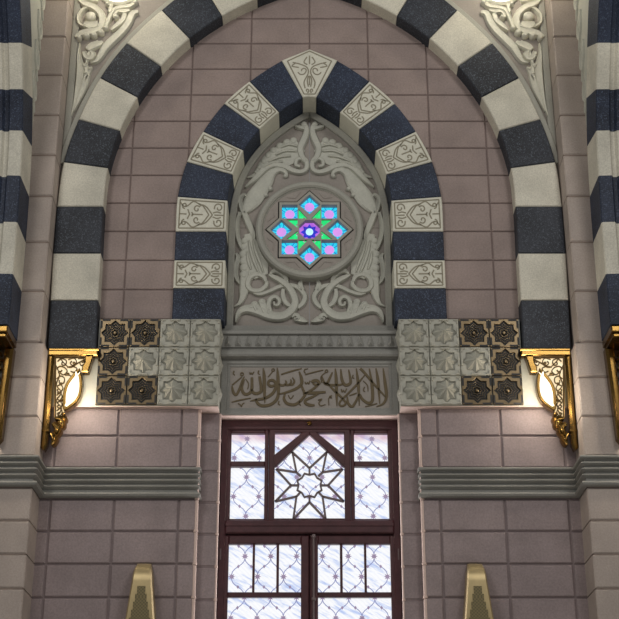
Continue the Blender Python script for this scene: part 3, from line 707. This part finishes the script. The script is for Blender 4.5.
# ------------------------------------------------------------------ tiled capitals
def tilestar(c, R, ri): return [(c[0]+(R if i % 2 == 0 else ri)*math.cos(PI/2+PI*i/8), c[1]+(R if i % 2 == 0 else ri)*math.sin(PI/2+PI*i/8)) for i in range(16)]
def pyramid(m, c, R, ri, Y, h):
    s = tilestar(c, R, ri); v = [m.V((x, Y, z)) for x, z in s]; a = m.V((c[0], Y-h, c[1]))
    for i in range(16): m.f.append([v[i], v[(i+1) % 16], a])
    m.f.append(v[:])
TW, TH = .3535, .3573
for mir, side in SIDES:
    t = thing('tiled_capital', (1.75*(1 if mir else -1), YT+.1, 6.804), 'block of star tiles, brass and pale marble, on the %s side of the inscription' % side, 'capital', 'tiled capitals beside the inscription')
    m = MB(); poly = [(-3.02, 6.804), (-1.047, 6.804), (-1.047, 7.878), (-2.472, 7.878), (-2.472, 7.458), (-3.02, 7.458)]
    m.slab(poly, YT+.006, .30); m.build('block', M['edge'] if False else M['tile'], t, mirror=mir)
    m = MB(); m.box(-3.0, -1.049, YT+.010, 0, 6.792, 6.803); m.box(-1.268, -1.049, 0, YC, 6.792, 6.803); m.build('soffit', M['edge'], t, mirror=mir)['label'] = 'pink stone underside, lightened for the light from below'
    for r in range(3):
        for c in range(4):
            cx = -2.459+TW*(c+.5); cz = 6.806+TH*(r+.5); hx = TW/2-.004; hz = TH/2-.004
            brass = c < 2 and not (r == 1 and c == 1)
            if brass:
                s = tilestar((cx, cz), .156, .120); dn = densify(s, 2)
                sqr = []
                for x, z in dn:
                    dx, dz = x-cx, z-cz; q = min(hx/abs(dx) if abs(dx) > 1e-9 else 9e9, hz/abs(dz) if abs(dz) > 1e-9 else 9e9); sqr.append((cx+dx*q, cz+dz*q))
                m = MB(); m.ring(sqr, dn, YT-.016, YT+.012, .005)
                o = m.build('brass_tile', M['brassd'], t, mirror=mir); o['label'] = 'pierced brass star tile with dark recess'
                m = MB(); m.slab([(cx-hx+.01, cz-hz+.01), (cx+hx-.01, cz-hz+.01), (cx+hx-.01, cz+hz-.01), (cx-hx+.01, cz+hz-.01)], YT+.004, YT+.012); m.build('recess_shade', M['black'], o, mirror=mir)  # black sheet painted for the shade deep in the pierced star
                m = MB()
                for q, wd_, y_ in ((.128, .006, -.004), (.094, .006, -.008), (.058, .007, -.012)):
                    s0 = tilestar((cx, cz), q, q*.765); m.ring(s0, offset(s0, wd_), YT+y_, YT+.006, .002)
                m.dome(cx, cz, .026, YT, .026); m.build('star_tracery', M['brassd'], o, mirror=mir)
                for sx, sz in ((1, 0), (-1, 0), (0, 1), (0, -1)):
                    for e in (1, -1):
                        m = MB()
                        bx_, bz_ = cx+sx*(hx-.014)+(e*.105 if sx == 0 else 0), cz+sz*(hz-.014)+(e*.105 if sz == 0 else 0)
                        a, b = (.011, .048) if sx else (.048, .011)
                        m.box(bx_-a, bx_+a, YT-.018, YT-.012, bz_-b, bz_+b)
                        m.build('slot_shade', M['black'], o, mirror=mir)  # raised black strip standing in for the shade of an opening
            else:
                dn = densify(tilestar((cx, cz), .154, .121), 2); sqr = []
                for x, z in dn:
                    dx, dz = x-cx, z-cz; q = min(hx/abs(dx) if abs(dx) > 1e-9 else 9e9, hz/abs(dz) if abs(dz) > 1e-9 else 9e9); sqr.append((cx+dx*q, cz+dz*q))
                m = MB(); m.ring(sqr, dn, YT-.018, YT+.012, .005)
                for sx, sz in ((1, 0), (-1, 0), (0, 1), (0, -1)):
                    bx_, bz_ = cx+sx*(hx-.015), cz+sz*(hz-.015); a, b = (.010, .055) if sx else (.055, .010)
                    m.box(bx_-a, bx_+a, YT-.034, YT+.004, bz_-b, bz_+b, .004)
                for sx in (1, -1):
                    for sz in (1, -1):
                        m.box(cx+sx*(hx-.006), cx+sx*(hx-.055), YT-.032, YT+.004, cz+sz*(hz-.008), cz+sz*(hz-.024), .004)
                        m.box(cx+sx*(hx-.008), cx+sx*(hx-.024), YT-.032, YT+.004, cz+sz*(hz-.026), cz+sz*(hz-.06), .004)
                o = m.build('marble_tile', M['tile'], t, mirror=mir); o['label'] = 'pale marble tile with raised star'
                m = MB(); pyramid(m, (cx, cz), .146, .104, YT+.003, .105); m.build('faceted_star', M['tile'], o, mirror=mir)
    for r in range(3):       # the same stars on the return towards the inscription
        cz = 6.806+TH*(r+.5); m = MB(tf=lambda p: (-1.047-p[1], p[0], p[2]))
        pyramid(m, (YT+.135, cz), .120, .085, 0, .035); m.build('return_star', M['tile'], t, mirror=mir)

# ------------------------------------------------------------------ brass bracket lamps
def bl(u, v):      # sketch point of the left bracket -> (outward from mount, down from top)
    x, z = P(30+u/5.16, 340+v/5.16, YA); return (x+XP, z-7.466)
FIL = [bl(*p) for p in ((126, 86), (302, 86), (290, 118), (262, 152), (212, 196), (184, 245), (172, 300), (168, 398), (126, 398))]
ALM = cr([bl(*p) for p in ((262, 152), (273, 195), (277, 240), (270, 290), (250, 326), (215, 356), (178, 374), (172, 330), (175, 282), (188, 236), (214, 198), (240, 170), (262, 152))], 4)[:-1]
SCR = [[(140, 110), (160, 95), (185, 105), (180, 128), (162, 125), (165, 112)], [(195, 100), (225, 92), (238, 112), (222, 130), (206, 120), (214, 108)], [(245, 95), (275, 95), (280, 120), (262, 130), (254, 114)], [(135, 150), (150, 135), (175, 140), (190, 160), (172, 178), (155, 168), (164, 154)],
       [(190, 140), (215, 135), (240, 145), (228, 165), (208, 160)], [(135, 200), (155, 185), (175, 195), (172, 220), (150, 222), (150, 206)], [(140, 235), (158, 230), (168, 250), (152, 268), (138, 258), (148, 248)], [(136, 285), (152, 272), (164, 290), (152, 310), (138, 300), (148, 292)],
       [(136, 325), (152, 315), (164, 332), (152, 350), (138, 342), (148, 334)], [(136, 365), (154, 352), (164, 372), (152, 390), (138, 380), (150, 372)], [(132, 130), (150, 180), (134, 230), (160, 270), (134, 312), (160, 350), (140, 395)], [(150, 90), (200, 140), (245, 118), (290, 95)], [(178, 180), (200, 180), (215, 190)]]
_c = (sum(p[0] for p in ALM)/len(ALM), sum(p[1] for p in ALM)/len(ALM)); ALM = [(_c[0]-.012+(p[0]-_c[0])*.88, _c[1]+.01+(p[1]-_c[1])*.92) for p in ALM]
ALc = (sum(p[0] for p in ALM)/len(ALM), sum(p[1] for p in ALM)/len(ALM))
def bracket(tf, T, mir, root, full=False):
    """tf maps (outward, depth, down) to the world; front of the bracket at depth 0."""
    H = bl(105, 570)[1]
    B = lambda name, mat, m, par=root, sm=0: m.build(name, mat, par, sm, mirror=mir)
    m = MB(tf=tf)
    m.box(0, .575, -.022, T, -.085, -.001, .012); m.box(.004, .59, -.034, T, -.030, -.001, .008)
    B('cap_plate', M['brass'], m)
    m = MB(tf=tf)
    m.slab([(0, -.085), (.075, -.085), (.075, H+.07), (.045, H), (0, H+.03)], -.030, T, .020)
    m.slab([(.018, -.10), (.056, -.10), (.056, H+.12), (.018, H+.12)], -.040, 0, .008)
    m.slab([(.002, H+.24), (.09, H+.24), (.09, H+.215), (.002, H+.215)], -.042, T, .006)
    B('back_bar', M['brass'], m)
    m = MB(tf=tf); q = [bl(*p) for p in ((284, 84), (328, 84), (316, 120), (300, 168), (266, 168), (268, 140), (282, 118))]; m.slab(q, -.030, T, .012); B('front_foot', M['brass'], m)
    m = MB(tf=tf); m.slab(FIL, .012, T*.8); o = B('backlit_glass', M['lampback'], m)
    m = MB(tf=tf)
    for s in SCR: m.stroke([bl(*p)+(.013,) for p in s], .010, .018, 4, root=.004)
    for s in ([(128, 88), (300, 88)], [(128, 400), (170, 400)], [(128, 88), (128, 400)]): m.stroke([bl(*p)+(.022,) for p in s], .010, .026, 1, root=.004)
    for u, v in ((150, 165), (225, 118), (158, 225), (145, 272), (160, 310), (270, 110), (195, 175)): p = bl(u, v); m.dome(p[0], p[1], .018, .010, .028, 8, .004)
    B('scroll_filigree', M['bronze'], m, o)
    m = MB(tf=tf); m.ring(offset(ALM, -.012), offset(ALM, .026), -.035, T*.7, .010); B('lamp_rim', M['brass'], m)
    m = MB(tf=tf); ALg = offset(ALM, .024); c1 = offset(ALM, .042); c2 = [(ALc[0]+(p[0]-ALc[0])*.5, ALc[1]+(p[1]-ALc[1])*.5) for p in ALM]
    e = lambda poly, y: [(x, y, z) for x, z in poly]
    m.strip(e(ALg, -.02), e(c1, -.045)); m.strip(e(c1, -.045), e(c2, -.065)); m.cap(e(c2, -.065)); m.strip(e(ALg, -.02), e(ALg, T*.5)); m.cap(e(ALg, T*.5))
    B('lamp_glass', M['lamp'], m, root, 50)
    m = MB(tf=tf)
    for s in ([(130, 405, 14), (160, 410, 26), (168, 440, 22), (150, 455, 16)], [(150, 400, 10), (178, 405, 20), (176, 425, 10)], [(118, 430, 16), (145, 455, 30), (132, 490, 26), (116, 500, 14)], [(112, 480, 16), (128, 505, 26), (118, 535, 18), (108, 540, 8)], [(160, 440, 10), (150, 475, 18), (128, 480, 10)]):
        m.stroke([bl(u, v)+(w_/5.16/83*1.3,) for u, v, w_ in s], .02, .05, 5, root=.05)
    for u, v, r in ((152, 428, .03), (134, 470, .03), (120, 515, .024), (172, 384, .024)): p = bl(u, v); m.dome(p[0], p[1], r, .0, .035, 10, .06)
    B('leaf_finial', M['brass'], m, root, 50)
def near_bracket(mir, root):
    """the same kind of bracket seen from its front: two bars, scrollwork between, a glass in the middle."""
    B = lambda name, mat, m, par=root, sm=0: m.build(name, mat, par, sm, mirror=mir)
    zt, zb, xr, xl = 7.44, 6.20, -XT-.004, -XT-.996
    m = MB(); m.box(xr, xl, YR-.50, YR-.003, zt-.075, zt, .012); m.box(xr-.02, xl+.02, YR-.46, YR-.003, zt-.12, zt-.075, .010); B('cap_plate', M['brass'], m)
    for s_ in (0, 1):
        fl = lambda x: x if s_ == 0 else xr+xl-x
        m = MB(); q = [(xr, zt-.12), (xr-.095, zt-.12), (xr-.135, zb+.10), (xr-.09, zb), (xr-.045, zb+.06)]
        m.slab([(fl(x), z) for x, z in q], YR-.14, YR-.003, .022)
        q = [(xr-.022, zt-.14), (xr-.07, zt-.14), (xr-.105, zb+.16), (xr-.062, zb+.16)]
        m.slab([(fl(x), z) for x, z in q], YR-.155, YR-.12, .008); B('back_bar', M['brass'], m)
    m = MB(); m.slab([(xr-.09, zt-.12), (xl+.09, zt-.12), (xl+.13, zb+.3), (xr-.13, zb+.3)], YR-.05, YR-.003); o = B('backing_plate', M['black'], m)
    m = MB()
    for s_ in (0, 1):
        fl = lambda x: x if s_ == 0 else xr+xl-x
        for k in range(7):
            cx, cz = xr-.19-.008*k, zt-.20-.105*k
            m.stroke([(fl(cx+.05*math.cos(a)*(1-a/9)), cz+.055*math.sin(a)*(1-a/9), .022) for a in [.7*i for i in range(9)]], YR-.05, .05, 3, root=.004)
            m.dome(fl(cx+.055), cz-.05, .020, YR-.05, .055, 8); m.dome(fl(cx-.06), cz-.03, .024, YR-.05, .05, 8)
    B('scroll_filigree', M['brass'], m, o, 50)
    cx, cz = -XT-.5, zt-.52
    al = [(cx+.17*math.sin(a)*abs(math.sin(a))**.4, cz+.33*math.cos(a)) for a in [2*PI*i/28 for i in range(28)]]
    m = MB(); m.ring(offset(al, -.025), offset(al, .012), YR-.22, YR-.04, .012); B('lamp_rim', M['brass'], m, root, 40)
    m = MB(); m.slab(offset(al, .008), YR-.24, YR-.05, .03); B('lamp_glass', M['lamp'], m, root, 40)
def lamp_light(name, loc, power):
    l = bpy.data.lights.new(name, 'POINT'); l.energy = power; l.color = (1, .87, .70); l.shadow_soft_size = .09
    o = bpy.data.objects.new(name, l); col.objects.link(o); o.location = loc
for mir, side in SIDES:
    sg = 1 if mir else -1
    r = thing('bracket_lamp', (sg*(XP-.02), YA, 6.25), 'gold bracket lamp with lit almond glass under the %s foot of the big arch' % side, 'lamp', 'bracket lamps under the big arch')
    bracket(lambda p: (-XP+.003+p[0], YA+p[1]+.004, 7.466+p[2]), YT-YA-.006, mir, r)
    lamp_light('bracket_bulb', (sg*(XP-.003-ALc[0]-.10), YA-.22, 7.466+ALc[1]-.14), 15)
    r = thing('bracket_lamp', (sg*(XT+.25), YR-.02, 6.25), 'gold scrolled bracket cut off by the %s edge of the view, under the near arch' % side, 'lamp', 'bracket lamps under the near arches')
    near_bracket(mir, r)
    lamp_light('bracket_bulb', (sg*(XT+.50), YR-.42, 6.85), 32)

# ------------------------------------------------------------------ window
wn = thing('window_1', (0, YW+.1, 3.5), None, None); struct(wn)
def X(px, py=470): return P(px, py, YW)[0]
def Z(py): return zz(py, YW)
def rect(a, b, c, d): return [(X(a), Z(d)), (X(c), Z(d)), (X(c), Z(b)), (X(a), Z(b))]
ZB = 3.55
m = MB(); m.ring([(-1.036, ZB), (1.036, ZB), (1.036, 6.79), (-1.036, 6.79)], [(-.955, ZB+.1), (.955, ZB+.1), (.955, Z(430)), (-.955, Z(430))], YW-.02, YW+.16, .012)
m.box(-.96, .96, YW-.035, YW+.14, Z(533.8), Z(520.5), .014); m.box(-.96, .96, YW-.045, YW, Z(527), Z(523.5), .006)
m.box(-.06, .06, YW+.045, YW+.10, ZB+.1, Z(534)); m.box(-.96, .96, YW+.045, YW+.10, Z(538), Z(531))
m.build('outer_frame', M['wood'], wn)
PB = YW+.055; GL = YW+.075
for mir in (False, True):
    m = MB(); o4 = rect(226, 427.5, 268.2, 521.5); x0, z0 = o4[0]; x1, z1 = o4[2]
    p1 = rect(231, 433, 264.5, 461); p2 = rect(230.6, 466.2, 264.5, 518.6)
    px0, px1 = p2[0][0], p2[1][0]
    m.box(x0, px0, YW, PB+.03, z0, z1, .010); m.box(px1, x1, YW, PB+.03, z0, z1, .010)
    for a, b in ((z0, p2[0][1]), (p2[2][1], p1[0][1]), (p1[2][1], z1)): m.box(px0, px1, YW+.004, PB+.03, a, b, .008)
    so = m.build('transom_sash', M['wood'], wn, mirror=mir)
    for p, mt in ((p1, 'panetop'), (p2, 'pane')):
        m = MB(); m.slab(offset(p, -.006), GL, GL+.008); m.build('pane', M[mt], so, mirror=mir)
# middle sash with the star
m = MB(); o4 = rect(268.6, 427.5, 350.4, 521.5); pi4 = rect(274.6, 432.6, 344.4, 518.2); m.ring(o4, pi4, YW-.004, PB+.03, .010)
def sx(u, v): return (P(270+u/6.19, 425+v/6.19, YW)[0]*1.0, P(270+u/6.19, 425+v/6.19, YW)[1])
SX0 = sx(246, 300)[0]
for s in (1, -1):
    q = [sx(246, 10), sx(246, 55), sx(38, 254), sx(20, 254), sx(20, 190)]
    q = [(x-SX0, z) for x, z in q]; q[0] = (0, q[0][1]); q[1] = (0, q[1][1])
    m.slab([(x*s, z) for x, z in q], YW+.002, PB+.03, .008)
so = m.build('star_sash', M['wood'], wn)
m = MB(); m.slab(offset(pi4, -.006), GL, GL+.008); m.build('pane', M['panetop'], so)
m = MB()
LN = [((140, 160), (246, 258)), ((246, 258), (246, 297)), ((140, 160), (165, 284)), ((40, 265), (165, 284)), ((165, 284), (192, 308)), ((40, 265), (131, 365)), ((131, 365), (172, 365)), ((131, 365), (33, 466)), ((33, 466), (165, 434)), ((165, 434), (186, 412)), ((165, 434), (145, 576)), ((145, 576), (246, 470)), ((246, 470), (246, 432))]
for a, b in LN:
    for s in (1, -1):
        if s < 0 and a[0] == b[0] == 246: continue
        A = sx(*a); Bp = sx(*b); m.stroke([((A[0]-SX0)*s, A[1], .024), ((Bp[0]-SX0)*s, Bp[1], .024)], GL-.01, .022, 1, flat=True)
cz = sx(246, 365)[1]
ro = tilestar((0, cz), .152, .126); ro = [((x)*math.cos(PI/8)-(z-cz)*math.sin(PI/8), cz+x*math.sin(PI/8)+(z-cz)*math.cos(PI/8)) for x, z in ro]
m.ring(offset(ro, -.010), offset(ro, .010), GL-.034, GL, .006)
m.build('star_tracery', M['lead'], so)
# lower casements
for mir in (False, True):
    m = MB(); xo0, xo1 = X(221.5, 560), X(309, 560); zt = Z(535.5); pxs = [(228.4, 252.6), (254.6, 276.6), (278.8, 301)]
    za, zb_ = Z(543.8), Z(592); zc_ = Z(597)
    xl, xr = X(228.4, 560), X(301, 560)
    m.box(xo0, xl, YW-.006, PB+.03, ZB+.09, zt, .012); m.box(xr, xo1, YW-.006, PB+.03, ZB+.09, zt, .012)
    m.box(xl, xr, YW-.002, PB+.03, za, zt, .010); m.box(xl, xr, YW, PB+.03, zc_, zb_, .010); m.box(xl, xr, YW, PB+.03, ZB+.09, ZB+.2, .010)
    for a, b in ((252.6, 254.6), (276.6, 278.8)): m.box(X(a, 560)-.002, X(b, 560)+.002, YW+.012, PB+.03, zb_, za, .006)
    so = m.build('casement', M['wood'], wn, mirror=mir)
    for a, b in pxs:
        m = MB(); m.slab([(X(a, 560)-.005, zb_-.005), (X(b, 560)+.005, zb_-.005), (X(b, 560)+.005, za+.005), (X(a, 560)-.005, za+.005)], GL, GL+.008); m.build('pane', M['pane'], so, mirror=mir)
    m = MB(); m.slab([(xl-.005, ZB+.195), (xr+.005, ZB+.195), (xr+.005, zc_+.005), (xl-.005, zc_+.005)], GL, GL+.008); m.build('pane', M['pane'], so, mirror=mir)
    m = MB(); m.tube([(X(220.3, 560), YW-.012, Z(560)), (X(220.3, 560), YW-.012, Z(549))], .012, 8); m.build('hinge', M['lead'], so, mirror=mir)
# ogee lattice in front of the panes, self-glowing in place of backlight
m = MB(); md = MB(); hx, hz = .1465, (Z(437)-Z(617))/9
for r in range(0, 15):
    zt = Z(437)-hz*r
    for k in range(-4, 5):
        x = (k+.5)*2*hx if r % 2 == 0 else k*2*hx
        if abs(x) > .93: continue
        if zt < 6.64 and zt > ZB+.2: md.slab(tilestar((x, zt), .040, .020), GL-.007, GL)
        for s in (1, -1):
            xe = x+s*hx
            if abs(xe) > .95 or zt-hz < ZB+.2: continue
            pts = []
            for i in range(9):
                q = i/8; e = q*q*(3-2*q); e = e*e*(3-2*e); pts.append((x+s*hx*e, zt-hz*q, .0095))
            m.stroke(pts, GL, .005, 1, flat=True, root=.0)
            md.slab([(x+s*hx*.5+.016*math.cos(a*PI/2), zt-hz*.5+.022*math.sin(a*PI/2)) for a in range(4)], GL-.006, GL)
m.build('ogee_lattice', M['lattice'], wn); md.build('lattice_flowers', M['rosenode'], wn)
# fittings
m = MB(); x = X(313.6, 560); m.tube([(x, YW-.03, ZB+.3), (x, YW-.03, Z(538))], .011, 8)
for py in (537, 599.5): m.dome(x, Z(py), .026, YW-.02, .034, 10)
m.build('bolt_rod', M['lead'], wn)
for px in (268.4, 350.6):
    m = MB(); m.box(X(px)-.010, X(px)+.010, YW-.03, YW+.01, Z(526.5), Z(521.5), .004); m.build('catch', M['edge'], wn)
m = MB(); m.dome(0, Z(424), .028, YW-.015, .03, 10); m.build('knob', M['brass'], wn)

# ------------------------------------------------------------------ brass hoods on the lower walls
for mir, side in SIDES:
    cx = -1.81; sg = 1 if mir else -1
    UP = .022
    t = thing('brass_hood', (cx*-sg, YL-.1, 3.4), 'tapering brass hood with dark mesh on the wall %s of the window' % side, 'vent', 'brass hoods beside the window')
    sec = [(zz(565, -.10), -.05, .075), (zz(565.4, -.14), -.13, .078), (zz(567.5, -.20), -.19, .083), (zz(571.5, -.24), -.235, .095), (zz(577, -.26), -.262, .104), (zz(583, -.27), -.272, .108), (zz(619, -.29), -.30, .152), (3.4, -.38, .375)]
    sec = [(z+UP if z > 4 else z, y, h) for z, y, h in sec]
    m = MB(); rows = []
    for z, y, hw in sec: rows.append([m.V(p) for p in ((cx-hw, YL, z), (cx-hw, y+.02, z), (cx-hw+.015, y, z), (cx+hw-.015, y, z), (cx+hw, y+.02, z), (cx+hw, YL, z))])
    for a, b in zip(rows, rows[1:]):
        for k in range(6): m.f.append([a[k], a[(k+1) % 6], b[(k+1) % 6], b[k]])
    m.f.append(rows[0][:]); m.f.append(rows[-1][::-1])
    m.build('hood', M['vent'], t, 30, mirror=mir)
    lerp = lambda z: -.272+(z-sec[5][0])/(3.4-sec[5][0])*(-.108)
    za = zz(588, -.28)+UP; m = MB(); pts = []
    n = 14; zz0 = 3.5
    L_ = []; R2 = []
    for i in range(n):
        q = i/n; z = za+(zz0-za)*q; z2 = za+(zz0-za)*(i+1)/n; hw = .044+(.285-.044)*q
        L_ += [(cx-hw, z), (cx-hw, z2)]; R2 += [(cx+hw, z), (cx+hw, z2)]
    poly = L_+R2[::-1]
    yfn = lambda z, o_: lerp(z)-o_+.001
    f = [(x, yfn(z, .006), z) for x, z in poly]; b = [(x, yfn(z, -.01), z) for x, z in poly]
    m.strip(f, b)
    for i in range(0, len(L_), 2):
        m.face([(L_[i][0], yfn(L_[i][1], .006), L_[i][1]), (R2[i][0], yfn(R2[i][1], .006), R2[i][1]), (R2[i+1][0], yfn(R2[i+1][1], .006), R2[i+1][1]), (L_[i+1][0], yfn(L_[i+1][1], .006), L_[i+1][1])])
    m.build('mesh_panel', M['mesh'], t, mirror=mir)
